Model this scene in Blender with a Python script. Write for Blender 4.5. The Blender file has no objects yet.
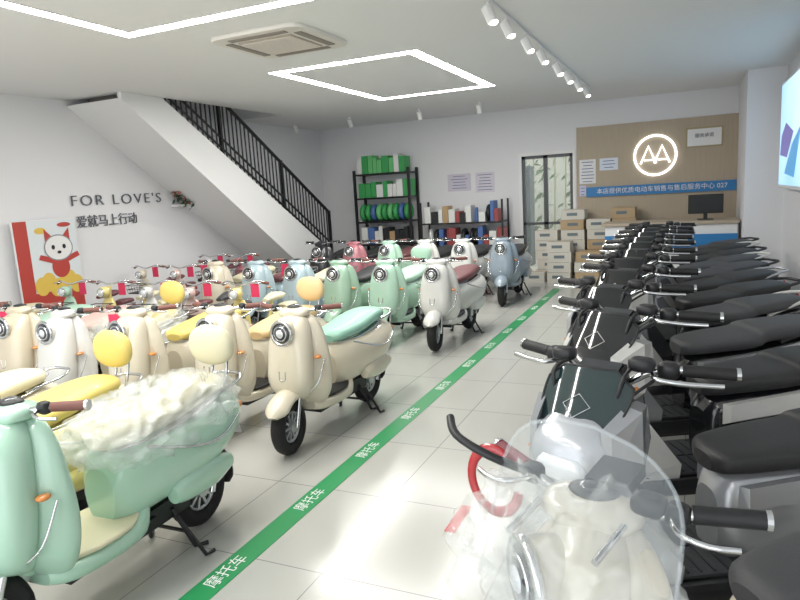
import bpy, math, random
from mathutils import Vector, Matrix, noise
random.seed(7)
scene = bpy.context.scene
R = math.radians

# ------------------------------------------------------------------ materials
def lin(h):
    h = h.lstrip('#'); c = [int(h[i:i+2], 16)/255 for i in (0, 2, 4)]
    return tuple((x/12.92 if x <= .04045 else ((x+.055)/1.055)**2.4) for x in c) + (1,)
def mat(name, col, rough=.5, metal=0, coat=0, emit=0, alpha=1, trans=0, noise_amt=0, nscale=20, bump=0, bd=.01):
    m = bpy.data.materials.new(name); m.use_nodes = True
    nt = m.node_tree; b = nt.nodes['Principled BSDF']
    c = lin(col)
    b.inputs['Base Color'].default_value = c
    b.inputs['Roughness'].default_value = rough
    b.inputs['Metallic'].default_value = metal
    b.inputs['Coat Weight'].default_value = coat
    b.inputs['Coat Roughness'].default_value = .08
    b.inputs['Alpha'].default_value = alpha
    b.inputs['Transmission Weight'].default_value = trans
    if emit:
        b.inputs['Emission Color'].default_value = c
        b.inputs['Emission Strength'].default_value = emit
    if noise_amt or bump:
        n = nt.nodes.new('ShaderNodeTexNoise'); n.inputs['Scale'].default_value = nscale
        n.inputs['Detail'].default_value = 4
        tc = nt.nodes.new('ShaderNodeTexCoord'); nt.links.new(tc.outputs['Object'], n.inputs['Vector'])
        if noise_amt:
            mx = nt.nodes.new('ShaderNodeMix'); mx.data_type = 'RGBA'
            mx.inputs[6].default_value = c
            mx.inputs[7].default_value = tuple(x*(1-noise_amt) for x in c[:3])+(1,)
            nt.links.new(n.outputs['Fac'], mx.inputs[0]); nt.links.new(mx.outputs[2], b.inputs['Base Color'])
        if bump:
            bp = nt.nodes.new('ShaderNodeBump'); bp.inputs['Strength'].default_value = bump
            bp.inputs['Distance'].default_value = bd
            nt.links.new(n.outputs['Fac'], bp.inputs['Height']); nt.links.new(bp.outputs['Normal'], b.inputs['Normal'])
    return m

M_WALL = mat('wall_paint', '#E8E8EB', .85, noise_amt=.03, nscale=2)
M_CEIL = mat('ceiling_paint', '#ECEDEE', .9, noise_amt=.02, nscale=1)
M_WHITE = mat('white_gloss', '#E9E9E9', .4)
M_BLACK = mat('black_metal', '#17181A', .4)
M_RUB = mat('tyre_rubber', '#1B1B1C', .75, bump=.3, nscale=60)
M_CHROME = mat('chrome', '#D8DADC', .15, 1)
M_ALLOY = mat('alloy', '#C9CBCD', .35, .8)
M_DPL = mat('dark_plastic', '#222326', .45)
M_GLASS = mat('lamp_glass', '#30343A', .08, 0, 1)
M_LENS = mat('lamp_lens', '#E6EAEE', .1, .3, 1)
M_RED = mat('tail_light', '#B5202A', .2, 0, 1)
M_AMB = mat('amber_lens', '#D9863A', .25, 0, 1)
M_GRIPB = mat('grip_brown', '#7B5048', .6)
M_GRIPK = mat('grip_black', '#1D1D1F', .6)
M_GRIPM = mat('grip_maroon', '#7E3440', .55)
M_TAG = mat('price_tag_pink', '#D8365F', .6)
M_BOARD = mat('footboard_rubber', '#3C3E42', .6, bump=.3, nscale=90)
M_SILV = mat('silver_paint', '#B4B7BC', .25, .45, .8)
M_GREYP = mat('grey_paint', '#55585D', .3, .4, .7)
M_BLKP = mat('black_paint', '#202226', .18, .1, 1)
M_SEATK = mat('seat_black', '#28292B', .5, bump=.15, nscale=120)
M_SEATG = mat('seat_charcoal', '#444548', .55, bump=.15, nscale=120)
M_SMOKE = mat('smoked_screen', '#14181D', .05, 0, 1)
M_TEALS = mat('teal_screen', '#1E3436', .05, 0, 1)

def paint(n, c): return mat(n, c, .28, 0, .7)
P = dict(mint=paint('paint_mint', '#AFD3BE'), cream=paint('paint_cream', '#D9D1BD'), yellow=paint('paint_yellow', '#E5D58A'),
         white=paint('paint_white', '#D8D8D4'), blue=paint('paint_pale_blue', '#AFC4CC'), slate=paint('paint_slate_blue', '#8A98A4'),
         pink=paint('paint_pink', '#D8BDB6'), sage=paint('paint_sage', '#9FBFA9'), beige=paint('paint_beige', '#CFC4AD'),
         dark=paint('paint_black', '#2A2C30'), red=paint('paint_rose', '#B0707A'))
def vinyl(n, c): return mat(n, c, .5, 0, .15, bump=.1, nscale=80)
S = dict(teal=vinyl('seat_teal', '#93C3B1'), peach=vinyl('seat_peach', '#E5C795'), yellow=vinyl('seat_yellow', '#E6CF76'),
         brown=vinyl('seat_brown', '#6E4246'), cream=vinyl('seat_cream', '#DCD6B8'), black=M_SEATK, mint=vinyl('seat_mint', '#B0D2BE'),
         grey=M_SEATG, pink=vinyl('seat_pink', '#D5B2A9'))
M_FILM = mat('plastic_film', '#F0F5F3', .12, 0, 1, alpha=.26, bump=.8, nscale=10, bd=.05)
M_CLEAR = mat('clear_acrylic', '#DDE6EA', .04, 0, 1, alpha=.18)

# ------------------------------------------------------------------ mesh builder
def cr(p0, p1, p2, p3, t):
    return .5*((2*p1)+(-p0+p2)*t+(2*p0-5*p1+4*p2-p3)*t*t+(-p0+3*p1-3*p2+p3)*t**3)
def interp(keys, sub):
    if sub <= 1 or len(keys) < 3: return [list(k) for k in keys]
    out = []; n = len(keys)
    for i in range(n-1):
        a = keys[max(0, i-1)]; b = keys[i]; c = keys[i+1]; d = keys[min(n-1, i+2)]
        for j in range(sub):
            t = j/sub
            out.append([cr(a[k], b[k], c[k], d[k], t) for k in range(len(b))])
    out.append(list(keys[-1])); return out
def sp(x, e): return math.copysign(abs(x)**(2/e), x)

class MB:
    def __init__(s): s.v = []; s.f = []; s.m = []; s.s = []; s.M = Matrix()
    def add(s, vs, fs, m, smooth=True):
        o = len(s.v); s.v += [tuple(s.M @ Vector(p)) for p in vs]
        for f in fs: s.f.append([i+o for i in f]); s.m.append(m); s.s.append(smooth)
    def loft(s, rings, m, cap=True, smooth=True, closed=True):
        n = len(rings[0]); vs = [p for r in rings for p in r]; fs = []
        for i in range(len(rings)-1):
            for j in range(n if closed else n-1):
                k = (j+1) % n
                fs.append((i*n+j, i*n+k, (i+1)*n+k, (i+1)*n+j))
        s.add(vs, fs, m, smooth)
        if cap:
            s.add(rings[0], [list(range(n))[::-1]], m, smooth)
            s.add(rings[-1], [list(range(n))], m, smooth)
    def body(s, keys, axis, m, n=24, sub=4, cx=0):
        rings = []
        for k in interp(keys, sub):
            pos, c, a, b, e = k[:5]; bend = k[5] if len(k) > 5 else 0
            r = []
            for j in range(n):
                t = 2*math.pi*j/n
                x = a*sp(math.cos(t), e); y = b*sp(math.sin(t), e)
                if axis == 'z': r.append((cx+x, c+y+bend*x*x, pos))
                else: r.append((cx+x, pos, c+y+bend*x*x))
            rings.append(r)
        s.loft(rings, m)
    def tube(s, pts, r, m, n=8, sub=1, cap=True):
        pts = [Vector(p) for p in pts]
        if sub > 1: pts = [Vector(p) for p in interp([tuple(p) for p in pts], sub)]
        N = len(pts); rings = []; up = None
        for i, p in enumerate(pts):
            t = (pts[min(N-1, i+1)]-pts[max(0, i-1)]).normalized()
            if up is None:
                up = Vector((0, 0, 1)) if abs(t.z) < .9 else Vector((0, 1, 0))
            a = t.cross(up).normalized(); b = a.cross(t).normalized(); up = b
            rr = r if not isinstance(r, (list, tuple)) else r[0]+(r[1]-r[0])*i/(N-1)
            rings.append([tuple(p+rr*(math.cos(2*math.pi*j/n)*a+math.sin(2*math.pi*j/n)*b)) for j in range(n)])
        s.loft(rings, m, cap)
    def ell(s, c, r, m, nu=16, nv=10, e=2):
        rings = []
        for i in range(1, nv):
            ph = math.pi*i/nv-math.pi/2
            rings.append([(c[0]+r[0]*sp(math.cos(ph), e)*sp(math.cos(2*math.pi*j/nu), e), c[1]+r[1]*sp(math.cos(ph), e)*sp(math.sin(2*math.pi*j/nu), e), c[2]+r[2]*sp(math.sin(ph), e)) for j in range(nu)])
        s.loft(rings, m)
    def torus(s, c, Rr, r, m, axis='x', n=28, k=8, wide=1, a0=0, a1=2*math.pi, sy=1):
        rings = []; full = abs(a1-a0-2*math.pi) < 1e-6
        N = n if full else n+1
        for i in range(N):
            t = a0+(a1-a0)*i/n
            ring = []
            for j in range(k):
                q = 2*math.pi*j/k; rad = Rr+r*math.cos(q); w = r*wide*math.sin(q)
                u, v = rad*math.cos(t), rad*math.sin(t)*sy
                p = {'x': (w, u, v), 'y': (u, w, v), 'z': (u, v, w)}[axis]
                ring.append((c[0]+p[0], c[1]+p[1], c[2]+p[2]))
            rings.append(ring)
        if full: rings.append(rings[0]); s.loft(rings, m, False)
        else: s.loft(rings, m, True)
    def box(s, c, d, m, rot=None, bev=0):
        x, y, z = d[0]/2, d[1]/2, d[2]/2
        vs = [Vector((i*x, j*y, k*z)) for i in (-1, 1) for j in (-1, 1) for k in (-1, 1)]
        if rot: vs = [rot @ p for p in vs]
        vs = [p+Vector(c) for p in vs]
        s.add(vs, [(0, 1, 3, 2), (4, 6, 7, 5), (0, 4, 5, 1), (2, 3, 7, 6), (0, 2, 6, 4), (1, 5, 7, 3)], m, False)
    def grid(s, fn, nu, nv, m, smooth=True):
        vs = [fn(i/nu, j/nv) for j in range(nv+1) for i in range(nu+1)]
        fs = [(j*(nu+1)+i, j*(nu+1)+i+1, (j+1)*(nu+1)+i+1, (j+1)*(nu+1)+i) for j in range(nv) for i in range(nu)]
        s.add(vs, fs, m, smooth)
    def mesh(s, name, mats):
        me = bpy.data.meshes.new(name); me.from_pydata(s.v, [], s.f)
        me.polygons.foreach_set('material_index', s.m); me.polygons.foreach_set('use_smooth', s.s)
        for m in mats: me.materials.append(m)
        me.update(); return me
    def obj(s, name, mats, parent=None, loc=(0, 0, 0), rz=0):
        o = bpy.data.objects.new(name, s.mesh(name, mats)); scene.collection.objects.link(o)
        o.location = loc; o.rotation_euler[2] = rz
        if parent: o.parent = parent
        return o
def empty(name, loc=(0, 0, 0), rz=0):
    o = bpy.data.objects.new(name, None); scene.collection.objects.link(o); o.location = loc; o.rotation_euler[2] = rz
    o.empty_display_size = .1; return o
def boxobj(name, lo, hi, m, parent=None, bevel=0):
    b = MB(); b.box([(lo[i]+hi[i])/2 for i in range(3)], [hi[i]-lo[i] for i in range(3)], 0)
    o = b.obj(name, [m], parent)
    if bevel:
        md = o.modifiers.new('bevel', 'BEVEL'); md.width = bevel; md.segments = 2
    return o
def text(name, body, width, loc, rot, m, parent=None, ext=.004, bold=0, height=None, space=1):
    cu = bpy.data.curves.new(name, 'FONT'); cu.body = body; cu.extrude = ext; cu.align_x = 'CENTER'; cu.align_y = 'CENTER'
    cu.offset = bold; cu.space_character = space; cu.materials.append(m)
    o = bpy.data.objects.new(name, cu); scene.collection.objects.link(o)
    bpy.context.view_layer.update()
    d = o.dimensions; sx = width/max(d.x, .01); sy = (height/max(d.y, .01)) if height else sx
    o.scale = (sx, sy, 1); o.location = loc; o.rotation_euler = rot
    if parent: o.parent = parent
    return o

# ------------------------------------------------------------------ vehicles
# slots: 0 body 1 seat 2 rubber 3 chrome 4 lampglass 5 grip 6 darkplastic 7 red 8 alloy 9 lens 10 amber 11 film 12 clear 13 accent 14 tag
def slots(): return [P['cream'], S['cream'], M_RUB, M_CHROME, M_GLASS, M_GRIPB, M_DPL, M_RED, M_ALLOY, M_LENS, M_AMB, M_FILM, M_CLEAR, M_SILV, M_TAG]
def steerM(a, y=.16): return Matrix.Translation((0, y, 0)) @ Matrix.Rotation(a, 4, 'Z') @ Matrix.Translation((0, -y, 0))
def wheel(m, c, Rr=.2, r=.043, sp_n=10, disc=8):
    m.torus(c, Rr-r, r, 2, 'x', 32, 10, 1.15)
    m.torus(c, Rr-2*r, .010, disc, 'x', 28, 6, 3.2)
    m.tube([(c[0]-.012, c[1], c[2]), (c[0]+.012, c[1], c[2])], Rr-2*r, 6, 24)
    m.tube([(c[0]-.045, c[1], c[2]), (c[0]+.045, c[1], c[2])], .04, disc, 16)
    for sx in (-.018, .018):
        for i in range(sp_n):
            a = 2*math.pi*i/sp_n
            rot = Matrix.Rotation(a, 3, 'X')
            m.box(Vector((c[0]+sx, c[1], c[2]))+rot @ Vector((0, (Rr-2*r)/2+.01, 0)), (.012, Rr-2*r-.02, .016), disc, rot)
def fender(m, c, Rr, hw, a0, a1, mt, b=.022):
    rings = []; n = 14
    for i in range(n+1):
        t = i/n; a = a0+(a1-a0)*t
        k = min(1, .35+2.2*math.sin(math.pi*t))
        ring = []
        for j in range(14):
            q = 2*math.pi*j/14
            x = hw*k*math.cos(q); rad = Rr+b*math.sin(q)-.35*(x*x)/hw
            ring.append((c[0]+x, c[1]-rad*math.cos(a), c[2]+rad*math.sin(a)))
        rings.append(ring)
    m.loft(rings, mt)
def lever(m, sx, y, z, x0=.16, x1=.3, mt=3):
    m.tube([(sx*x0, y-.01, z), (sx*(x0+.03), y-.055, z-.005), (sx*(x0+.09), y-.06, z-.01), (sx*x1, y-.035, z-.012)], .007, mt, 6, 3)
def crease(p, s1, s2, amp):
    q = Vector((p.x*s1+p.y*s1*.4, p.y*s1*.45, p.z*s1)); r = Vector((p.x*s2*.5, p.y*s2*.8+p.x*s2*.5, p.z*s2*.7+4))
    return -amp*abs(noise.noise(q))-amp*.6*abs(noise.noise(r))

def retro(name, steer=.12, backrest=False, film=False, wind=False, tag=False):
    m = MB(); st = steerM(steer)
    m.M = st
    wheel(m, (0, 0, .2), .2, .047)
    fender(m, (0, 0, .2), .245, .095, R(32), R(150), 0, .03)
    for sx in (-1, 1): m.tube([(sx*.068, 0, .2), (sx*.068, .07, .4), (sx*.05, .14, .62)], .016, 3, 8)
    m.body([(.15, .985, .04, .02, 2.2), (.17, .985, .10, .03, 2.4), (.23, .99, .12, .04, 2.4), (.29, .985, .09, .03, 2.4), (.32, .985, .05, .02, 2.2)], 'y', 0, 20, 3)
    for sx in (-1, 1):
        m.tube([(sx*.08, .24, .99), (sx*.17, .26, 1.01), (sx*.31, .33, 1.015)], .013, 3, 8, 3)
        gm = 5 if not wind or sx < 0 else 6
        m.tube([(sx*.2, .277, 1.013), (sx*.325, .337, 1.015)], .02, gm, 12)
        m.tube([(sx*.322, .336, 1.015), (sx*.332, .341, 1.015)], .022, 3, 12)
        m.ell((sx*.175, .262, 1.012), (.028, .024, .026), 6, 12, 8, 3)
        lever(m, sx, .255, 1.01, .17, .31)
    m.ell((0, .235, 1.025), (.06, .045, .016), 6)
    m.ell((0, .235, 1.037), (.035, .03, .008), 4)
    m.M = Matrix()
    m.body([(.29, .25, .12, .025, 2.6, .8), (.34, .21, .19, .045, 2.8, 1.3), (.44, .17, .24, .055, 2.8, 1.5), (.58, .18, .245, .055, 2.6, 1.5), (.74, .2, .225, .055, 2.5, 1.3), (.86, .225, .195, .05, 2.4, 1), (.94, .245, .15, .04, 2.3, .6), (.98, .26, .07, .02, 2, .5)], 'z', 0, 28, 4)
    m.body([(.35, .16, .07, .03, 2), (.40, .12, .13, .08, 2.2), (.5, .10, .175, .1, 2.3), (.66, .12, .18, .105, 2.3), (.8, .14, .165, .105, 2.2), (.9, .165, .14, .095, 2.2), (.96, .19, .10, .065, 2.1), (.985, .21, .03, .03, 2)], 'z', 0, 26, 4)
    m.tube([(0, .12, .865), (0, .035, .87)], .088, 0, 24)
    m.torus((0, .035, .87), .083, .013, 3, 'y', 28, 8)
    m.ell((0, .04, .87), (.074, .03, .074), 4, 20, 10)
    m.torus((0, .022, .87), .05, .006, 3, 'y', 20, 6)
    m.ell((0, .024, .87), (.036, .022, .036), 9, 16, 8)
    m.torus((0, .006, .555), .026, .007, 3, 'y', 16, 6, 1, math.pi, 2*math.pi)
    for sx in (-1, 1):
        m.tube([(sx*.026, .006, .555), (sx*.026, .010, .60)], .007, 3, 6)
        m.ell((sx*.2, .17, .68), (.026, .03, .013), 10)
        m.tube([(sx*.12, .09, .42), (sx*.21, .13, .5), (sx*.235, .2, .66)], .006, 3, 6, 4)
    fb = 1 if film else 6
    m.body([(.2, .30, .12, .035, 3.5), (.28, .29, .18, .045, 3.5), (.5, .28, .19, .05, 3.5), (.66, .30, .18, .06, 3.5), (.75, .36, .12, .06, 3)], 'y', 0, 24, 3)
    m.body([(.25, .342, .13, .012, 5), (.4, .336, .18, .014, 5), (.58, .338, .18, .014, 5), (.66, .35, .14, .012, 5)], 'y', fb, 20, 2)
    m.box((0, .55, .235), (.2, .5, .05), 6)
    m.body([(.58, .46, .09, .13, 2.4), (.64, .49, .15, .19, 2.5), (.76, .51, .205, .2, 2.4), (.95, .52, .245, .19, 2.3), (1.15, .54, .25, .175, 2.2), (1.32, .57, .215, .145, 2.2), (1.45, .60, .15, .1, 2.1), (1.51, .62, .06, .05, 2)], 'y', 0, 28, 4)
    for sx in (-1, 1):
        m.tube([(sx*.18, .72, .66), (sx*.255, .95, .58), (sx*.26, 1.15, .56), (sx*.21, 1.35, .6)], .008, 3, 6, 4)
        m.body([(.82, .37, .035, .04, 2), (.9, .38, .05, .07, 2.3), (1.1, .38, .05, .08, 2.3), (1.25, .38, .03, .04, 2)], 'y', 0, 14, 3, sx*.2)
        m.ell((sx*.13, 1.45, .62), (.03, .025, .022), 10)
    m.body([(.60, .70, .07, .03, 2.4), (.64, .715, .12, .045, 2.6), (.78, .725, .155, .055, 2.6), (.95, .74, .17, .06, 2.6), (1.05, .755, .17, .06, 2.6), (1.2, .77, .16, .06, 2.6), (1.34, .775, .135, .05, 2.5), (1.4, .775, .07, .03, 2.3)], 'y', 1, 26, 4)
    m.body([(.62, .672, .09, .012, 3), (.8, .67, .16, .012, 3), (1.1, .695, .17, .012, 3), (1.37, .725, .12, .012, 3)], 'y', 3, 20, 3)
    for sx in (-1, 1): m.tube([(sx*.13, 1.2, .72), (sx*.13, 1.45, .74), (sx*.08, 1.56, .76), (0, 1.58, .76)], .009, 3, 6, 4)
    if backrest:
        for sx in (-.05, .05): m.tube([(sx, 1.45, .7), (sx, 1.5, .86), (sx, 1.46, .95)], .009, 3, 6, 3)
        m.ell((0, 1.44, .96), (.15, .055, .115), 1, 24, 14, 2.3)
    wheel(m, (0, 1.2, .2), .2, .047)
    fender(m, (0, 1.2, .2), .25, .07, R(60), R(195), 6)
    m.tube([(-.09, 1.2, .2), (-.09, .95, .3)], .03, 6); m.tube([(.1, 1.2, .2), (.1, 1.3, .48)], .018, 3)
    m.ell((0, 1.5, .62), (.055, .03, .04), 7); m.box((0, 1.52, .46), (.14, .008, .11), 8, Matrix.Rotation(.35, 3, 'X'))
    for sx in (-1, 1):
        m.tube([(sx*.08, .92, .24), (sx*.15, .98, .014), (sx*.19, 1.03, .012)], .012, 6, 8)
    m.tube([(-.12, .96, .1), (.12, .96, .1)], .01, 6); m.tube([(.17, .86, .24), (.26, .93, .012), (.27, .98, .012)], .01, 6)
    m.box((0, .85, .24), (.16, .4, .1), 6)
    if tag:
        m.box((-.2, .2, .9), (.10, .004, .15), 14, Matrix.Rotation(.2, 3, 'Z'))
        m.tube([(-.2, .21, .97), (-.2, .25, 1.01)], .003, 6, 4)
    if film:
        def fn(u, v):
            a = 2*math.pi*u; ph = math.pi*(v-.5)*.98
            x = .26*sp(math.cos(ph), 2.4)*sp(math.cos(a), 2.6); y = .98+.49*sp(math.cos(ph), 2.6)*sp(math.sin(a), 2.4); z = .70+.16*sp(math.sin(ph), 2)
            p = Vector((x, y, z))
            d = Vector((x, (y-.98)*.5, z-.70)).normalized()
            return tuple(p+d*(crease(p, 12, 22, .085)+.045))
        m.grid(fn, 190, 90, 11)
        def fn2(u, v): p = Vector(fn(u, v)); q = Vector((p.x, p.y-.98, p.z-.70)); return tuple(p-q*.06+Vector((0, 0, .01*noise.noise(p*14))))
        m.grid(fn2, 120, 60, 11)
    if wind:
        m.M = st
        def ws(u, v):
            s_ = (u-.5)*2; t = v
            w = .225*(1-.05*t)*math.sqrt(max(0, 1-max(0, (t-.45)/.56)**2.4))
            x = s_*w
            return (x, -.02+.17*t+2.2*x*x, .80+.41*t)
        m.grid(ws, 24, 24, 12)
        edge = [ws(0, v/14) for v in range(15)]+[ws(1, v/14) for v in range(14, -1, -1)]
        m.tube(edge, .005, 12, 6)
        for sx in (-1, 1): m.tube([(sx*.1, .17, 1.0), (sx*.1, .04, .98)], .008, 3)
        m.torus((-.30, .27, .95), .075, .014, 7, 'y', 28, 8, .6, R(60), R(350), 1.15)
        m.tube([(-.16, .24, 1.02), (-.24, .17, 1.07), (-.34, .17, 1.1), (-.40, .22, 1.12)], .011, 6, 8, 4)
        m.ell((.14, .2, 1.05), (.035, .03, .022), 6, 12, 8, 3.5)
        m.box((.02, .3, 1.04), (.1, .1, .03), 6, Matrix.Rotation(.2, 3, 'X'))
        def wf(u, v):
            a = 2*math.pi*u; ph = math.pi*(v-.5)*.98
            p = Vector((.26*math.cos(ph)*math.cos(a)-.05, .17+.18*math.cos(ph)*math.sin(a), .83+.22*math.sin(ph)))
            d = (p-Vector((-.05, .17, .83))).normalized()
            return tuple(p+d*(crease(p, 11, 20, .11)+.05))
        m.grid(wf, 160, 90, 11)
        m.M = Matrix()
    return m.mesh(name, slots())

def moped(name, steer=.38, variant=0):
    m = MB(); st = steerM(steer, .2)
    m.M = st
    wheel(m, (0, 0, .21), .21, .05, 5, 6 if variant else 8)
    fender(m, (0, 0, .21), .25, .07, R(-5), R(135), 6)
    for sx in (-1, 1): m.tube([(sx*.075, 0, .21), (sx*.07, .1, .5), (sx*.05, .17, .8)], .02, 6, 8)
    for sx in (-1, 1):
        m.tube([(sx*.02, .25, 1.0), (sx*.1, .25, 1.05), (sx*.2, .28, 1.10), (sx*.4, .36, 1.095)], .014, 3, 8, 4)
        m.tube([(sx*.26, .304, 1.10), (sx*.415, .366, 1.095)], .022, 5, 12)
        m.tube([(sx*.413, .365, 1.095), (sx*.425, .371, 1.095)], .024, 3, 12)
        m.ell((sx*.22, .285, 1.10), (.038, .032, .032), 6, 12, 8, 3)
        m.ell((sx*.15, .225, 1.125), (.045, .032, .026), 6, 12, 8, 3.5)
        m.tube([(sx*.18, .24, 1.095), (sx*.22, .19, 1.09), (sx*.3, .22, 1.08), (sx*.405, .275, 1.075)], .010, 3, 6, 4)
        m.tube([(sx*.12, .21, 1.11), (sx*.13, .11, 1.08), (sx*.09, .1, .9), (sx*.06, .15, .8)], .007, 6, 6, 4)
        m.tube([(sx*.2, .27, 1.08), (sx*.16, .14, 1.04), (sx*.08, .16, .95)], .006, 6, 6, 4)
    m.ell((0, .24, 1.04), (.09, .07, .045), 6, 16, 8, 3)
    m.box((0, .2, 1.085), (.15, .1, .018), 4, Matrix.Rotation(.45, 3, 'X'))
    m.box((0, .2, 1.075), (.17, .12, .018), 6, Matrix.Rotation(.45, 3, 'X'))
    def ws(u, v):
        s_ = (u-.5)*2; w = (.09+.075*math.sin(min(1, v*1.15)*math.pi*.62))*(1 if v < .8 else 1-(v-.8)*1.8)
        x = s_*w
        return (x, -.075+.2*v+2.0*x*x, .86+.25*v)
    m.grid(ws, 12, 14, 12)
    def ws2(u, v): p = ws(u, v); return (p[0]*.97, p[1]+.012, p[2])
    m.grid(ws2, 12, 14, 6)
    edge = [ws(0, v/10) for v in range(11)]+[ws(1, v/10) for v in range(10, -1, -1)]
    m.tube(edge, .005, 6, 6)
    dm = [ws(.5, .42), ws(.66, .56), ws(.5, .70), ws(.34, .56), ws(.5, .42)]
    m.tube([(p[0], p[1]-.003, p[2]) for p in dm], .002, 13, 6)
    m.body([(.70, .03, .06, .04, 3), (.76, .0, .12, .07, 3), (.84, .01, .15, .09, 3), (.92, .05, .13, .1, 3), (.99, .13, .09, .08, 3), (1.03, .18, .05, .05, 3)], 'z', 0, 20, 3)
    m.body([(.77, -.055, .07, .03, 3), (.81, -.072, .1, .025, 3), (.85, -.06, .07, .03, 3)], 'z', 9, 16, 2)
    for sx in (-1, 1):
        m.ell((sx*.17, .06, .80), (.045, .02, .014), 10)
        m.loft([[(sx*.13, -.04, .76), (sx*.16, -.02, .78), (sx*.155, -.01, .93), (sx*.12, -.02, .95)],
                [(sx*.17, .1, .74), (sx*.215, .1, .78), (sx*.2, .12, .99), (sx*.15, .1, 1.01)],
                [(sx*.13, .25, .82), (sx*.17, .26, .85), (sx*.155, .26, .97), (sx*.12, .25, .98)]], 13, True, False)
    m.M = Matrix()
    m.body([(.27, .28, .12, .03, 3.2, .6), (.36, .23, .17, .06, 3.2, 1), (.5, .2, .2, .07, 3, 1.2), (.64, .2, .19, .07, 3, 1.2), (.76, .23, .14, .06, 3, .8), (.86, .26, .08, .05, 3, .3)], 'z', 0, 24, 3)
    for sx in (-1, 1):
        m.loft([[(sx*.10, .08, .66), (sx*.14, .10, .72), (sx*.15, .18, .76), (sx*.12, .2, .66)],
                [(sx*.18, .10, .5), (sx*.215, .15, .58), (sx*.235, .27, .62), (sx*.2, .3, .46)],
                [(sx*.17, .2, .32), (sx*.2, .26, .38), (sx*.22, .42, .42), (sx*.2, .42, .33)]], 13, True, False)
        m.box((sx*.21, .52, .33), (.02, .36, .03), 6)
    m.body([(.24, .30, .14, .04, 5), (.3, .3, .21, .045, 5), (.62, .3, .215, .05, 5), (.72, .34, .14, .06, 4)], 'y', 6, 24, 3)
    for k in range(2):
        m.box(((k-.5)*.195, .46, .354), (.18, .38, .012), 15)
    for k in range(7): m.box((0, .31+k*.05, .362), (.34, .008, .004), 6)
    m.box((0, .6, .24), (.22, .6, .06), 6)
    m.body([(.62, .47, .08, .13, 3), (.68, .5, .13, .19, 3), (.85, .54, .165, .18, 3), (1.05, .59, .17, .14, 3), (1.3, .66, .14, .09, 3), (1.5, .71, .09, .05, 3), (1.57, .73, .04, .02, 3)], 'y', 0, 24, 3)
    for sx in (-1, 1):
        m.loft([[(sx*.14, .66, .56), (sx*.175, .68, .58), (sx*.17, .68, .66), (sx*.14, .66, .66)],
                [(sx*.17, 1.0, .60), (sx*.2, 1.0, .62), (sx*.19, 1.0, .70), (sx*.16, 1.0, .70)],
                [(sx*.1, 1.5, .70), (sx*.13, 1.5, .71), (sx*.11, 1.5, .76), (sx*.09, 1.5, .76)]], 13, True, False)
        m.tube([(sx*.14, 1.15, .74), (sx*.15, 1.4, .82), (sx*.1, 1.56, .84), (0, 1.58, .84)], .012, 13 if variant else 6, 8, 4)
        m.ell((sx*.14, 1.5, .66), (.03, .02, .015), 10)
    m.body([(.60, .71, .06, .03, 3.2), (.64, .725, .13, .04, 3.6), (.8, .74, .165, .042, 3.8), (1.0, .755, .18, .042, 3.8), (1.06, .78, .175, .042, 3.8), (1.25, .795, .165, .042, 3.8), (1.42, .805, .14, .038, 3.4), (1.48, .81, .08, .02, 3)], 'y', 1, 28, 4)
    wheel(m, (0, 1.24, .21), .21, .05, 5, 6 if variant else 8)
    fender(m, (0, 1.24, .21), .26, .07, R(60), R(190), 6)
    m.tube([(-.1, 1.24, .21), (-.1, .9, .3)], .03, 6)
    for sx in (-1, 1): m.tube([(sx*.11, 1.26, .21), (sx*.11, 1.15, .56)], .022, 7 if variant else 3)
    m.ell((0, 1.56, .73), (.07, .02, .02), 7); m.box((0, 1.55, .5), (.15, .008, .11), 8, Matrix.Rotation(.35, 3, 'X'))
    m.tube([(0, 1.5, .68), (0, 1.56, .5)], .02, 6)
    for sx in (-1, 1): m.tube([(sx*.08, .95, .24), (sx*.15, 1.0, .014), (sx*.19, 1.05, .012)], .012, 6, 8)
    m.tube([(.15, .85, .25), (.27, .9, .012)], .011, 6)
    return m.mesh(name, slots()+[M_BOARD])

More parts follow.
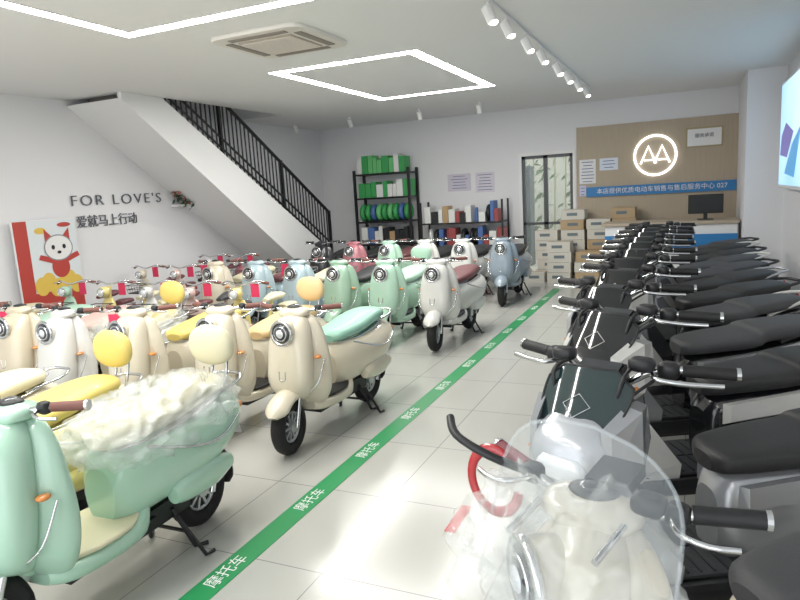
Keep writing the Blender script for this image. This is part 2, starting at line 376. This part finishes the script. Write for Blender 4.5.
def ebike(name):
    m = MB(); st = steerM(.15, .14)
    m.M = st
    wheel(m, (0, 0, .2), .2, .028, 12); fender(m, (0, 0, .2), .225, .05, R(10), R(150), 0, .012)
    for sx in (-1, 1): m.tube([(sx*.05, 0, .2), (sx*.045, .09, .45), (sx*.02, .13, .56)], .012, 3)
    m.tube([(0, .13, .5), (0, .2, .96)], .022, 0)
    m.body([(.38, .17, .06, .02, 2.4, 1), (.45, .14, .11, .03, 2.4, 1.4), (.62, .13, .12, .03, 2.4, 1.4), (.76, .15, .09, .03, 2.4, 1), (.82, .17, .05, .02, 2.2, .5)], 'z', 0, 18, 3)
    m.tube([(-.28, .32, .98), (-.18, .24, 1.02), (0, .21, .98), (.18, .24, 1.02), (.28, .32, .98)], .011, 3, 8, 4)
    for sx in (-1, 1):
        m.tube([(sx*.2, .262, 1.01), (sx*.29, .325, .978)], .018, 5, 10); lever(m, sx, .25, 1.01, .14, .26)
    m.ell((0, .1, .9), (.075, .07, .07), 0); m.torus((0, .035, .9), .05, .008, 3, 'y', 20, 6); m.ell((0, .04, .9), (.045, .02, .045), 9)
    for z in (.64, .7, .76):
        k = .10+(z-.64)*.25
        m.tube([(-k, -.04-k*.6, z), (k, -.04-k*.6, z), (k, .08, z), (-k, .08, z), (-k, -.04-k*.6, z)], .005, 6, 6)
    for i in range(6):
        x = -.10+i*.04
        m.tube([(x, -.10, .64), (x*1.3, -.118, .76)], .003, 6, 4)
    m.box((0, .0, .645), (.2, .18, .01), 6)
    m.box((.18, .2, .92), (.10, .004, .15), 14)
    m.M = Matrix()
    m.tube([(0, .13, .6), (0, .2, .42), (0, .36, .32), (0, .6, .32), (0, .72, .42)], .036, 0, 12, 5)
    m.body([(.3, .3, .06, .03, 3), (.45, .3, .10, .045, 3), (.62, .3, .10, .045, 3), (.7, .34, .06, .03, 3)], 'y', 0, 16, 3)
    m.tube([(0, .6, .32), (0, .74, .74)], .02, 0)
    m.body([(.6, .735, .04, .02, 2.4), (.7, .75, .07, .035, 2.4), (.82, .76, .11, .045, 2.4), (.9, .765, .09, .03, 2.4)], 'y', 1, 18, 4)
    m.body([(.92, .6, .08, .03, 2.6), (1.0, .61, .09, .04, 2.6), (1.14, .61, .08, .03, 2.6)], 'y', 1, 16, 3)
    for sx in (-1, 1):
        m.tube([(sx*.05, .98, .2), (sx*.04, .6, .3)], .012, 0); m.tube([(sx*.06, .98, .2), (sx*.08, .98, .56)], .008, 3)
        m.tube([(sx*.02, .7, .56), (sx*.08, .85, .56), (sx*.08, 1.15, .56), (0, 1.18, .56)], .008, 3, 6, 3)
    m.body([(.68, .44, .05, .08, 4), (.76, .44, .08, .13, 4), (.9, .44, .08, .12, 4), (.96, .44, .05, .08, 4)], 'y', 0, 12, 2)
    wheel(m, (0, .98, .2), .2, .028, 12); fender(m, (0, .98, .2), .225, .05, R(40), R(185), 0, .012)
    m.ell((0, 1.2, .52), (.035, .02, .025), 7)
    m.tube([(.04, .75, .3), (.14, .82, .012)], .009, 6); m.tube([(-.06, .6, .25), (-.16, .62, .2)], .01, 6); m.tube([(.06, .6, .25), (.16, .62, .2)], .01, 6)
    return m.mesh(name, slots())

def place(me, name, x, y, rz=0, over={}, sc=1):
    o = bpy.data.objects.new(name, me); scene.collection.objects.link(o)
    o.location = (x, y, 0); o.rotation_euler[2] = rz; o.scale = (sc, sc, sc)
    for i, mm in over.items():
        o.material_slots[i].link = 'OBJECT'; o.material_slots[i].material = mm
    return o

ME_R = retro('retro_scooter_mesh'); ME_RB = retro('retro_scooter_backrest_mesh', .1, True); ME_RT = retro('retro_scooter_tag_mesh', .16, False, tag=True)
ME_RF = retro('retro_scooter_wrapped_mesh', -.1, True, film=True)
ME_RW = retro('retro_scooter_windshield_mesh', .62, False, wind=True)
ME_M0 = moped('moped_mesh_a', .72, 0); ME_M1 = moped('moped_mesh_b', .6, 1)
ME_E = ebike('electric_bicycle_mesh')
K = 'retro_electric_scooter'
place(ME_RF, K, -2.50, 1.37, .02, {0: P['mint'], 1: S['cream'], 5: M_GRIPB}, 1.03)
place(ME_RB, K, -3.2, 1.3, 0, {0: P['yellow'], 1: S['yellow']})
place(ME_R, K, -3.85, 1.3, 0, {0: P['cream'], 1: S['cream']})
rowA = [(-2.60, 3.62, 'cream', 'teal', ME_R), (-3.27, 3.6, 'cream', 'peach', ME_RB), (-3.97, 3.42, 'cream', 'yellow', ME_RT), (-4.62, 3.32, 'white', 'yellow', ME_RF), (-5.25, 3.4, 'beige', 'pink', ME_RT), (-5.9, 3.4, 'cream', 'mint', ME_R), (-6.55, 3.4, 'yellow', 'cream', ME_R)]
rowB = [(-2.62, 6.6, 'white', 'brown', ME_R), (-3.27, 6.6, 'mint', 'mint', ME_RB), (-3.92, 6.62, 'sage', 'black', ME_R), (-4.56, 6.65, 'blue', 'cream', ME_RT), (-5.2, 6.65, 'blue', 'brown', ME_R), (-5.85, 6.65, 'cream', 'cream', ME_RT)]
rowC = [(-2.6, 9.4, 'slate', 'black', ME_R), (-3.25, 9.4, 'white', 'black', ME_R), (-3.9, 9.4, 'white', 'black', ME_R), (-4.55, 9.4, 'mint', 'brown', ME_R), (-5.2, 9.4, 'red', 'black', ME_R), (-5.85, 9.4, 'dark', 'black', ME_R)]
for row in (rowA, rowB, rowC):
    for x, y, b, s_, me in row:
        place(me, K, x, y+random.uniform(-.02, .02), random.uniform(-.04, .04), {0: P[b], 1: S[s_], 5: M_GRIPB if s_ != 'black' else M_GRIPK})
for (x, y, c, s_) in [(-4.3, 5.2, 'yellow', 'cream'), (-4.93, 5.2, 'pink', 'grey'), (-5.56, 5.22, 'white', 'brown'), (-6.2, 5.2, 'yellow', 'cream'), (-6.85, 5.2, 'mint', 'brown'),
                     (-6.5, 6.68, 'pink', 'black'), (-7.15, 6.68, 'cream', 'brown'), (-6.55, 8.1, 'red', 'brown'), (-7.15, 8.1, 'white', 'brown')]:
    place(ME_E, 'electric_bicycle', x, y, random.uniform(-.05, .05), {0: P[c], 1: S[s_]}, .95)
# right row, angled
place(ME_RW, K, -.36, 1.30, R(-55), {0: P['cream'], 1: S['grey'], 5: M_GRIPM}, 1.05)
bodies = [M_SILV, M_BLKP, M_BLKP, M_GREYP, M_BLKP, M_SILV, M_BLKP, M_GREYP]
acc = [M_SILV, P['white'], M_SILV, P['white'], M_GREYP, M_SILV]
ys = [2.28, 3.14, 3.92, 4.66, 5.36, 6.04, 6.7, 7.35, 8.0, 8.64, 9.26]
for i, y in enumerate(ys):
    me = (ME_M0, ME_M1)[i % 2]
    place(me, 'electric_moped', (-.5 if i < 2 else -.6)+random.uniform(-.03, .03), y, R(-62 if i < 3 else -58)+random.uniform(-.02, .02),
          {0: bodies[i % 8], 1: (M_SEATK, M_SEATG)[(i//2) % 2], 5: M_GRIPK, 12: M_TEALS if i == 0 else M_SMOKE, 13: acc[i % 6]}, 1.02 if i == 0 else 1.05)

# ------------------------------------------------------------------ room shell
XL, XR, YB, YF, H = -7.6, 1.26, 12.8, -2.6, 3.26
fl = mat('floor_tiles', '#C9C9C4', .18)
nt = fl.node_tree; b = nt.nodes['Principled BSDF']
tc = nt.nodes.new('ShaderNodeTexCoord'); mp = nt.nodes.new('ShaderNodeMapping'); br = nt.nodes.new('ShaderNodeTexBrick')
br.offset = 0; br.inputs['Scale'].default_value = 1; br.inputs['Brick Width'].default_value = .8; br.inputs['Row Height'].default_value = .8
br.inputs['Mortar Size'].default_value = .0035; br.inputs['Color1'].default_value = lin('#B7B7B2'); br.inputs['Color2'].default_value = lin('#B3B4AF'); br.inputs['Mortar'].default_value = lin('#888886')
nt.links.new(tc.outputs['Object'], mp.inputs['Vector']); nt.links.new(mp.outputs['Vector'], br.inputs['Vector']); nt.links.new(br.outputs['Color'], b.inputs['Base Color'])
boxobj('floor', (XL-.2, YF-.2, -.1), (XR+.2, YB+.2, 0), fl)
boxobj('wall_left', (XL-.2, YF, 0), (XL, YB, 4.8), M_WALL)
boxobj('wall_right', (XR, YF, 0), (XR+.2, YB, H), M_WALL)
DX0, DX1, DH = -3.04, -2.05, 2.35
bw = MB()
def bx(lo, hi, mt=0): bw.box([(lo[i]+hi[i])/2 for i in range(3)], [hi[i]-lo[i] for i in range(3)], mt)
bx((XL-.2, YB, 0), (DX0, YB+.2, H+1.5)); bx((DX1, YB, 0), (XR+.2, YB+.2, H+1.5)); bx((DX0, YB, DH), (DX1, YB+.2, H+1.5))
bw.obj('wall_back', [M_WALL])
bw = MB(); SX = -6.6; SY0, SY1 = 6.4, 9.9
bx((SX, YF, H), (XR+.2, YB, H+.2)); bx((XL, YF, H), (SX, SY0, H+.2)); bx((XL, SY1, H), (SX, YB, H+.2))
bx((SX, SY0, H+.2), (SX+.1, SY1, 4.8)); bx((XL, SY0-.1, H+.2), (SX, SY0, 4.8)); bx((XL, SY1, H+.2), (SX, SY1+.1, 4.8)); bx((XL, SY0, 4.7), (SX, SY1, 4.8))
bw.obj('ceiling', [M_CEIL])
bw = MB()
for x0, x1 in ((XL, XL+.3), (-4.6, -4.4), (-1.6, -1.4), (XR-.3, XR)): bx((x0, YF-.15, 0), (x1, YF, 2.95))
bx((XL, YF-.15, 2.95), (XR, YF, H))
bw.obj('wall_front', [M_WALL])
boxobj('wall_column', (.75, 11.0, 0), (XR, YB, H), M_WALL)
boxobj('baseboard_left', (XL, YF, 0), (XL+.015, YB, .1), mat('baseboard_grey', '#B9BABC', .5))
boxobj('baseboard_back', (XL+.02, YB-.015, 0), (DX0-.05, YB, .1), bpy.data.materials['baseboard_grey'])

# staircase
st = empty('staircase')
sb = MB()
def zt(y): return 3.05-.62*(y-7.33)
y0, y1 = 6.3, 12.2
prof = [(y0, zt(y0)-.52), (y0, zt(y0)), (y1, max(zt(y1), .12)), (y1, 0), (10.9, 0)]
for xa, xb in ((SX-.06, SX),):
    n = len(prof); vs = [(xa, p[0], p[1]) for p in prof]+[(xb, p[0], p[1]) for p in prof]
    sb.add(vs, [list(range(n)), [n+i for i in range(n)][::-1]]+[(i, n+i, n+(i+1) % n, (i+1) % n) for i in range(n)], 0, False)
sb.add([(XL, y0, zt(y0)-.5), (SX-.01, y0, zt(y0)-.5), (SX-.01, 10.9, 0.02), (XL, 10.9, .02)], [(0, 1, 2, 3)], 0, False)
sb.obj('stringer', [M_WHITE], st)
sb = MB(); yy = 6.4
while zt(yy) > .12:
    z = zt(yy)-.06
    sb.box(((XL+SX)/2-.02, yy+.135, z-.085), (SX-XL-.08, .28, .17), 0); yy += .27
sb.obj('treads', [mat('stair_tread', '#B8B4AE', .5)], st)
rb = MB()
rail = lambda y, h: (SX-.03, y, zt(y)+h)
for h in (.12, .28, .9): rb.tube([rail(6.6, h), rail(11.3, h)], .018 if h < .5 else .03, 0, 8)
yy = 6.7
while yy < 11.3:
    rb.tube([rail(yy, 0), rail(yy, .9)], .014, 0, 6); yy += .1
for yy in (6.7, 8.2, 9.75, 11.3): rb.box((SX-.03, yy, zt(yy)+.46), (.05, .05, .94), 0)
rb.obj('railing', [M_BLACK], st)

# ------------------------------------------------------------------ ceiling fixtures
M_LED = mat('led_panel', '#FFFCF6', .5, emit=36)
def strip_light(x0, y0_, x1, y1_, w=.1):
    e = MB()
    def q(a, b_, c, d):
        e.box(((a+c)/2, (b_+d)/2, H-.004), (c-a, d-b_, .006), 0)
        e.add([(a+.004, b_+.004, H-.0075), (a+.004, d-.004, H-.0075), (c-.004, d-.004, H-.0075), (c-.004, b_+.004, H-.0075)], [(0, 1, 2, 3)], 1, False)
    q(x0, y0_, x1, y0_+w); q(x0, y1_-w, x1, y1_); q(x0, y0_+w, x0+w, y1_-w); q(x1-w, y0_+w, x1, y1_-w)
    e.obj('rectangular_ceiling_light', [M_WHITE, M_LED])
strip_light(-4.5, 6.52, -2.62, 9.52, .14); strip_light(-4.45, 1.4, -2.56, 4.42, .12); strip_light(-4.45, -2.3, -2.56, .3, .06)  # last rectangle is an unseen extra lamp, added behind the camera for brightness
ac = empty('ceiling_air_conditioner')
a = MB(); a.body([(H-.035, 5.33, .48, .48, 8), (H-.03, 5.33, .49, .49, 8), (H-.001, 5.33, .49, .49, 8)], 'z', 0, 40, 1, -3.5); a.obj('panel', [mat('ac_panel', '#E2DFD8', .4)], ac)
a = MB()
a.box((-3.5, 5.33, H-.04), (.56, .56, .012), 0)
for i in range(14): a.box((-3.5, 5.09+i*.037, H-.05), (.54, .012, .01), 1)
for dx, dy, lx, ly in ((.37, 0, .07, .6), (-.37, 0, .07, .6), (0, .37, .6, .07), (0, -.37, .6, .07)): a.box((-3.5+dx, 5.33+dy, H-.038), (lx, ly, .01), 2)
a.obj('grille', [mat('ac_grille', '#B9AEA2', .5), mat('ac_slat', '#D9D3CA', .5), mat('ac_vent', '#8D857C', .5)], ac)
tk = empty('track_light'); a = MB(); a.box((-1.47, 7.6, H-.016), (.035, 6.4, .024), 0)
M_SPOT = mat('spot_housing', '#E9E9E9', .4); M_BULB = mat('spot_bulb', '#FFF8EC', .3, emit=8)
def spot(a, x, y_, dx=0, dy=0):
    a.tube([(x, y_, H-.02), (x, y_, H-.09)], .012, 0)
    a.tube([(x-dx*.3, y_-dy*.3, H-.07), (x+dx, y_+dy, H-.2)], .042, 0, 16)
    a.tube([(x+dx*.98, y_+dy*.98, H-.197), (x+dx*1.02, y_+dy*1.02, H-.204)], .035, 1, 16)
for yy in (5.2, 5.75, 6.5, 7.2, 8.1, 8.8, 9.6, 10.4): spot(a, -1.47, yy, .05, -.03)
a.obj('track', [M_SPOT, M_BULB], tk)
a = MB()
for x in (-7.0, -5.8, -4.4, -3.3): spot(a, x, 10.9, 0, .05)
a.obj('ceiling_spotlights', [M_SPOT, M_BULB])

# ------------------------------------------------------------------ back wall
M_WOOD = mat('wood_panel', '#C5B29A', .55); nt = M_WOOD.node_tree; b = nt.nodes['Principled BSDF']
tc = nt.nodes.new('ShaderNodeTexCoord'); mp = nt.nodes.new('ShaderNodeMapping'); mp.inputs['Scale'].default_value = (14, 14, .8)
nz = nt.nodes.new('ShaderNodeTexNoise'); nz.inputs['Scale'].default_value = 2; nz.inputs['Detail'].default_value = 6
rp = nt.nodes.new('ShaderNodeValToRGB'); rp.color_ramp.elements[0].color = lin('#AC9D88'); rp.color_ramp.elements[1].color = lin('#BCAE99')
nt.links.new(tc.outputs['Object'], mp.inputs['Vector']); nt.links.new(mp.outputs['Vector'], nz.inputs['Vector']); nt.links.new(nz.outputs['Fac'], rp.inputs['Fac']); nt.links.new(rp.outputs['Color'], b.inputs['Base Color'])
boxobj('wood_feature_panel', (-1.97, YB-.05, 0), (.75, YB-.001, 2.8), M_WOOD)
M_GLOW = mat('sign_glow', '#FFFFFF', .5, emit=1.4)
lg = empty('illuminated_round_sign'); yb = YB-.075
a = MB(); a.torus((-.58, yb, 2.19), .35, .02, 0, 'y', 48, 8)
for dx in (-.115, .115):
    a.tube([(-.58+dx-.13, yb, 2.05), (-.58+dx, yb, 2.36), (-.58+dx+.13, yb, 2.05)], .017, 0, 8)
for dx in (-.115, .115): a.tube([(-.58+dx-.07, yb, 2.11), (-.58+dx+.07, yb, 2.11)], .012, 0, 8)
a.obj('ring_and_letters', [M_GLOW], lg)
cert = empty('framed_certificate'); boxobj('frame', (-.08, YB-.075, 2.27), (.52, YB-.05, 2.62), mat('frame_gold', '#A89A78', .4), cert)
boxobj('paper', (-.05, YB-.08, 2.3), (.49, YB-.074, 2.59), M_WHITE, cert)
M_TXT = mat('ink_dark', '#6A6C70', .6)
text('lettering', '服务承诺', .3, (.22, YB-.083, 2.47), (R(90), 0, 0), M_TXT, cert)
M_BLUE = mat('banner_blue', '#2E7DBB', .5)
bn = empty('blue_banner'); boxobj('board', (-1.79, YB-.09, 1.5), (.74, YB-.055, 1.68), M_BLUE, bn)
text('lettering', '本店提供优质电动车销售与售后服务中心 027', 2.2, (-.5, YB-.094, 1.59), (R(90), 0, 0), M_WHITE, bn)
def notice(x0, z0, x1, z1, col='#E8E8EA', y=YB-.053, lines=True):
    e = empty('wall_notice'); boxobj('sheet', (x0, y-.004, z0), (x1, y, z1), mat('notice_paper', col, .6), e)
    a = MB(); n = int((z1-z0)/.06)
    for i in range(n): a.box(((x0+x1)/2, y-.006, z1-.05-i*.06), ((x1-x0)*random.uniform(.5, .8), .002, .015), 0)
    a.obj('print', [mat('notice_ink', '#7A86A8', .6)], e)
notice(-1.92, 1.75, -1.62, 2.2); notice(-1.55, 1.98, -1.22, 2.2, '#DDE4F2'); notice(-1.92, 1.52, -1.8, 1.72, '#C9CCE4')
notice(-4.6, 1.75, -4.1, 2.1, '#CFC9D6', YB-.002); notice(-4.0, 1.7, -3.6, 2.1, '#D9D3DE', YB-.002)
ds = empty('reception_desk')
boxobj('counter', (-1.3, 11.35, 0), (.7, 11.95, 1.02), M_WHITE, ds, .02); boxobj('counter_top', (-1.35, 11.3, 1.021), (.72, 12.0, 1.07), M_WOOD, ds, .008)
boxobj('blue_band', (-1.3, 11.335, .62), (.7, 11.349, .86), M_BLUE, ds)
mo = empty('computer_monitor')
boxobj('screen', (-.02, 11.6, 1.17), (.5, 11.63, 1.48), M_BLACK, mo, .01); boxobj('neck', (.21, 11.62, 1.08), (.27, 11.65, 1.2), M_BLACK, mo); boxobj('foot', (.12, 11.55, 1.071), (.36, 11.72, 1.085), M_BLACK, mo)
# door
d = empty('door_1')
a = MB()
def fr(x0, x1, z0, z1, y0=YB+.03, y1=YB+.09, mt=0): a.box(((x0+x1)/2, (y0+y1)/2, (z0+z1)/2), (x1-x0, y1-y0, z1-z0), mt)
fr(DX0, DX0+.06, 0, DH); fr(DX1-.06, DX1, 0, DH); fr(DX0, DX1, DH-.06, DH); fr(DX0, DX1, 0, .06); fr(-2.62, -2.54, 0, DH); fr(DX0, DX1, 1.0, 1.05)
a.obj('frame', [mat('door_frame', '#4B4F52', .4)], d)
a = MB(); fr(DX0+.06, DX1-.06, .06, DH-.06, YB+.055, YB+.062); a.obj('glass', [mat('door_glass', '#CFE0DC', .03, alpha=.15)], d)
boxobj('trim_1', (DX0-.06, YB-.02, 0), (DX0, YB, DH+.06), M_WHITE); boxobj('trim_2', (DX1, YB-.02, 0), (DX1+.06, YB, DH+.06), M_WHITE); boxobj('trim_3', (DX0, YB-.02, DH), (DX1, YB, DH+.06), M_WHITE)
boxobj('courtyard_ground', (-6, YB+.2, -.1), (0, 17, 0), mat('paving', '#A8A598', .8))
boxobj('courtyard_wall', (-6, 16.8, 0), (0, 17, 4), mat('courtyard_render', '#A9A99C', .9))
a = MB()
for i in range(150):
    x, y_, z = random.uniform(-4.2, -2.3), random.uniform(15.2, 16.2), random.uniform(.2, 2.8)
    n_ = Vector((random.uniform(-1, 1), random.uniform(-1, 1), random.uniform(-.3, 1))).normalized(); t_ = n_.orthogonal().normalized(); s_ = n_.cross(t_)
    c = Vector((x, y_, z)); L_ = random.uniform(.08, .16)
    a.add([c-t_*L_, c+s_*L_*.35, c+t_*L_, c-s_*L_*.35], [(0, 1, 2, 3)], 0, False)
for i in range(8): x = -4.2+i*.25; a.tube([(x, 15.6, 0), (x+.05, 15.6, 2.8)], .015, 1, 6)
a.obj('bamboo_hedge', [mat('leaf_green', '#4A5A34', .6), mat('bamboo_stem', '#80804C', .6)])
boxobj('courtyard_cabinet', (-4.3, 14.2, 0), (-3.2, 14.6, 2.2), mat('cabinet_grey', '#404346', .7))

# ------------------------------------------------------------------ storage racks
def C(h): return mat('goods_'+h.strip('#'), h, .5)
GC = [C('#3FA35A'), C('#6CC27A'), C('#E4E6E3'), C('#222426'), C('#A04A4A'), C('#4E6FA8'), C('#C9B078'), C('#B99A72')]
rk = empty('storage_rack')
a = MB(); x0, x1, yq0, yq1 = -6.5, -5.25, 12.25, 12.7
for x in (x0, x1):
    for y_ in (yq0, yq1): a.box((x, y_, 1.15), (.05, .05, 2.3), 0)
for z in (.25, .72, 1.2, 1.7, 2.2): a.box(((x0+x1)/2, (yq0+yq1)/2, z), (x1-x0, yq1-yq0, .035), 0)
a.obj('frame', [M_BLACK], rk)
a = MB()
for z, cs in ((2.22, [0, 1, 0, 2]), (1.722, [2, 0, 1, 5, 0]), (.74, [2, 7, 3, 5, 2])):
    x = x0+.06
    while x < x1-.12:
        w = random.uniform(.09, .17); h = random.uniform(.24, .38); a.box((x+w/2, 12.45, z+h/2), (w*.92, .32, h), random.choice(cs)); x += w
for i in range(9):
    a.torus((x0+.09+i*.13, 12.46, 1.22+.18), .13, .055, random.choice([0, 0, 1, 5, 0, 1]), 'x', 20, 8)
for i in range(5): a.box((x0+.15+i*.23, 12.45, .4), (.2, .3, .25), random.choice([2, 7, 3]))
a.obj('goods', GC, rk)
rk = empty('storage_rack')
a = MB(); x0, x1 = -5.0, -3.3
for x in (x0, x1):
    for y_ in (12.2, 12.65): a.box((x, y_, .78), (.035, .035, 1.56), 0)
for z in (.2, .66, 1.12): a.box(((x0+x1)/2, 12.42, z), (x1-x0, .48, .03), 0)
a.obj('frame', [M_BLACK], rk)
a = MB()
for z in (.215, .675, 1.135):
    x = x0+.05
    while x < x1-.12:
        w = random.uniform(.07, .17); h = random.uniform(.16, .42)
        if random.random() < .25: a.torus((x+w/2, 12.42, z+.17), .12, .045, 3, 'x', 18, 8)
        elif random.random() < .25: a.tube([(x+w/2, 12.4, z), (x+w/2, 12.4, z+h*.8), (x+w/2, 12.4, z+h)], [w*.35, w*.22], random.choice([4, 2, 5]), 12)
        else: a.box((x+w/2, 12.42, z+h/2), (w*.9, .3, h), random.choice([2, 2, 3, 4, 5, 7, 2, 3]))
        x += w
a.obj('goods', GC, rk)
a = MB()
M_CARD = mat('carton_white', '#CFCBC1', .7); M_CARDB = mat('carton_brown', '#B59D7C', .75); M_CL = mat('carton_print', '#6C787E', .7)
def carton(x, y_, z, w, dd, h, mt):
    a.box((x, y_, z+h/2), (w, dd, h), mt); a.box((x+random.uniform(-.05, .05), y_-dd/2-.002, z+h*.55), (w*.45, .003, h*.3), 2); a.box((x, y_, z+h+.001), (w, .05, .002), 1)
for x, n_, w in ((-1.98, 7, .42), (-1.5, 6, .42), (-2.45, 5, .42), (-1.07, 7, .4)):
    for j in range(n_): carton(x+random.uniform(-.02, .02), 12.4, j*.185, w, .38, .18, random.choice([0, 0, 1]))
for x, n_ in ((-2.62, 1), (-2.15, 4), (-1.65, 3)):
    for j in range(n_): carton(x+random.uniform(-.02, .02), 11.95, j*.185, .42, .35, .18, random.choice([0, 0, 1]))
a.obj('stacked_cartons', [M_CARD, M_CARDB, M_CL])

# ------------------------------------------------------------------ left wall sign, plant, poster
M_SIGN = mat('sign_grey', '#5B5F66', .5)
sg = empty('wall_lettering')
rotL = (R(90), 0, R(90))
text('headline', "FOR LOVE'S", 1.62, (XL+.02, 6.96, 1.93), rotL, M_SIGN, sg, .006, -.012, height=.145, space=1.25)
text('subline', "爱就马上行动", 1.05, (XL+.02, 6.72, 1.64), rotL, M_SIGN, sg, .006, 0)
pl = empty('wall_planter')
boxobj('shelf', (XL, 8.0, 1.78), (XL+.14, 8.6, 1.81), M_WHITE, pl)
a = MB()
for i in range(420):
    c = Vector((XL+.12+random.uniform(-.08, .1), 8.3+max(-.3, min(.3, random.gauss(0, .15))), 1.97+random.gauss(0, .08)))
    n_ = Vector((random.uniform(-1, 1), random.uniform(-1, 1), random.uniform(-1, 1))).normalized(); t_ = n_.orthogonal().normalized(); s_ = n_.cross(t_); L_ = random.uniform(.04, .07)
    a.add([c-t_*L_, c+s_*L_*.45, c+t_*L_, c-s_*L_*.45], [(0, 1, 2, 3)], random.choice([0, 0, 1, 0, 0, 2]), False)
a.obj('foliage', [mat('leaf_dark', '#35503A', .6), mat('leaf_light', '#5A7846', .6), mat('blossom', '#B07060', .6)], pl)
ps = empty('cartoon_poster_stand')
px = XL+.12
boxobj('board', (px-.04, 5.2, .05), (px, 6.08, 1.72), M_WHITE, ps)
boxobj('red_strip', (px, 5.2, .06), (px+.004, 5.38, 1.71), mat('poster_red', '#B8443C', .5), ps)
M_PR = bpy.data.materials['poster_red']; M_PY = mat('poster_yellow', '#E0BF58', .5); M_PB = mat('poster_blue', '#DDE4E8', .5)
boxobj('sky', (px, 5.38, .9), (px+.003, 6.07, 1.71), M_PB, ps)
boxobj('base', (px, 5.38, .06), (px+.005, 6.07, .8), M_PR, ps)
a = MB()
def disc(cy, cz, ry, rz_, mt, off, n=24): a.add([(px+off, cy+ry*math.cos(2*math.pi*i/n), cz+rz_*math.sin(2*math.pi*i/n)) for i in range(n)], [list(range(n))], mt, False)
for i in range(6): disc(5.48+i*.1, .88+.05*math.sin(i*2), .1, .12, 1, .007+i*.0002)
disc(5.78, 1.35, .21, .17, 4, .0095); disc(5.78, 1.35, .195, .155, 0, .0105); disc(5.78, 1.1, .13, .14, 2, .009)
for sy in (-1, 1):
    a.add([(px+.0092, 5.78+sy*.18, 1.4), (px+.0092, 5.78+sy*.06, 1.48), (px+.0092, 5.78+sy*.18, 1.6)], [(0, 1, 2)], 2, False)
    disc(5.78+sy*.08, 1.36, .025, .03, 3, .012)
    a.add([(px+.0092, 5.78+sy*.1, 1.15), (px+.0092, 5.78+sy*.3, 1.22), (px+.0092, 5.78+sy*.27, 1.28), (px+.0092, 5.78+sy*.08, 1.22)], [(0, 1, 2, 3)], 2, False)
disc(5.78, 1.29, .03, .02, 3, .013); disc(5.55, 1.58, .08, .04, 1, .008); disc(5.9, 1.64, .1, .03, 2, .008)
a.obj('cartoon_cat', [M_WHITE, M_PY, M_PR, M_BLACK, mat('poster_outline', '#8A8F96', .5)], ps)

# ------------------------------------------------------------------ right wall display
tv = empty('wall_display_screen')
boxobj('bezel', (XR-.12, 7.2, 1.55), (XR-.0, 10.55, 2.98), M_WHITE, tv, .01)
sc = mat('display_image', '#FFFFFF', .3, emit=1.0); nt = sc.node_tree; b = nt.nodes['Principled BSDF']
tc = nt.nodes.new('ShaderNodeTexCoord'); w = nt.nodes.new('ShaderNodeTexWave'); w.inputs['Scale'].default_value = .35; w.inputs['Distortion'].default_value = 3
rp = nt.nodes.new('ShaderNodeValToRGB'); e = rp.color_ramp.elements
e[0].color = lin('#7FB8DE'); e[1].color = lin('#DCE8F0'); k = e.new(.55); k.color = lin('#A8CFE6')
nt.links.new(tc.outputs['Object'], w.inputs['Vector']); nt.links.new(w.outputs['Fac'], rp.inputs['Fac']); nt.links.new(rp.outputs['Color'], b.inputs['Emission Color']); b.inputs['Base Color'].default_value = (.02, .02, .02, 1)
boxobj('screen', (XR-.126, 7.25, 1.6), (XR-.121, 10.5, 2.93), sc, tv)
a = MB(); xx = XR-.13
a.add([(xx, 10.4, 2.0), (xx, 9.7, 1.95), (xx, 9.2, 2.25), (xx, 9.9, 2.4), (xx, 10.3, 2.25)], [(0, 1, 2, 3, 4)], 0, False)
a.add([(xx-.001, 9.9, 1.75), (xx-.001, 9.0, 1.7), (xx-.001, 8.6, 2.3), (xx-.001, 9.3, 2.1)], [(0, 1, 2, 3)], 1, False)
a.obj('graphic', [mat('display_purple', '#6E66A8', .4, emit=.5), mat('display_blue', '#4F98CC', .4, emit=.5)], tv)

# ------------------------------------------------------------------ floor tapes
tp = empty('green_floor_tape'); M_GRN = mat('tape_green', '#259055', .4)
boxobj('tape', (-2.13, -1, .0005), (-1.99, 11.0, .003), M_GRN, tp)
yy = .7
while yy < 10.8:
    text('lettering', '摩托车', .27, (-2.06, yy, .0032), (0, 0, R(90)), M_WHITE, tp, .0003); yy += .78
boxobj('red_floor_tape', (-1.17, 2.95, .0005), (-1.11, 3.25, .003), mat('tape_red', '#C8323C', .45))

# ------------------------------------------------------------------ light + camera
wd = bpy.data.worlds.new('sky'); scene.world = wd; wd.use_nodes = True
wd.node_tree.nodes['Background'].inputs[0].default_value = (.94, .97, 1, 1); wd.node_tree.nodes['Background'].inputs[1].default_value = 2.0
cam = bpy.data.objects.new('camera', bpy.data.cameras.new('camera')); scene.collection.objects.link(cam)
cam.data.lens = 28.8; cam.data.sensor_width = 36; cam.data.clip_start = .02
r = Vector((.9119, .4063, -.0580)).normalized(); bk = Vector((.4101, -.8968, .1659)).normalized(); u = bk.cross(r).normalized(); r = u.cross(bk)
Mx = Matrix((r, u, bk)).transposed().to_4x4(); Mx.translation = (0, 0, 1.8); cam.matrix_world = Mx
scene.camera = cam
scene.view_settings.view_transform = 'Standard'
scene.view_settings.exposure = .48
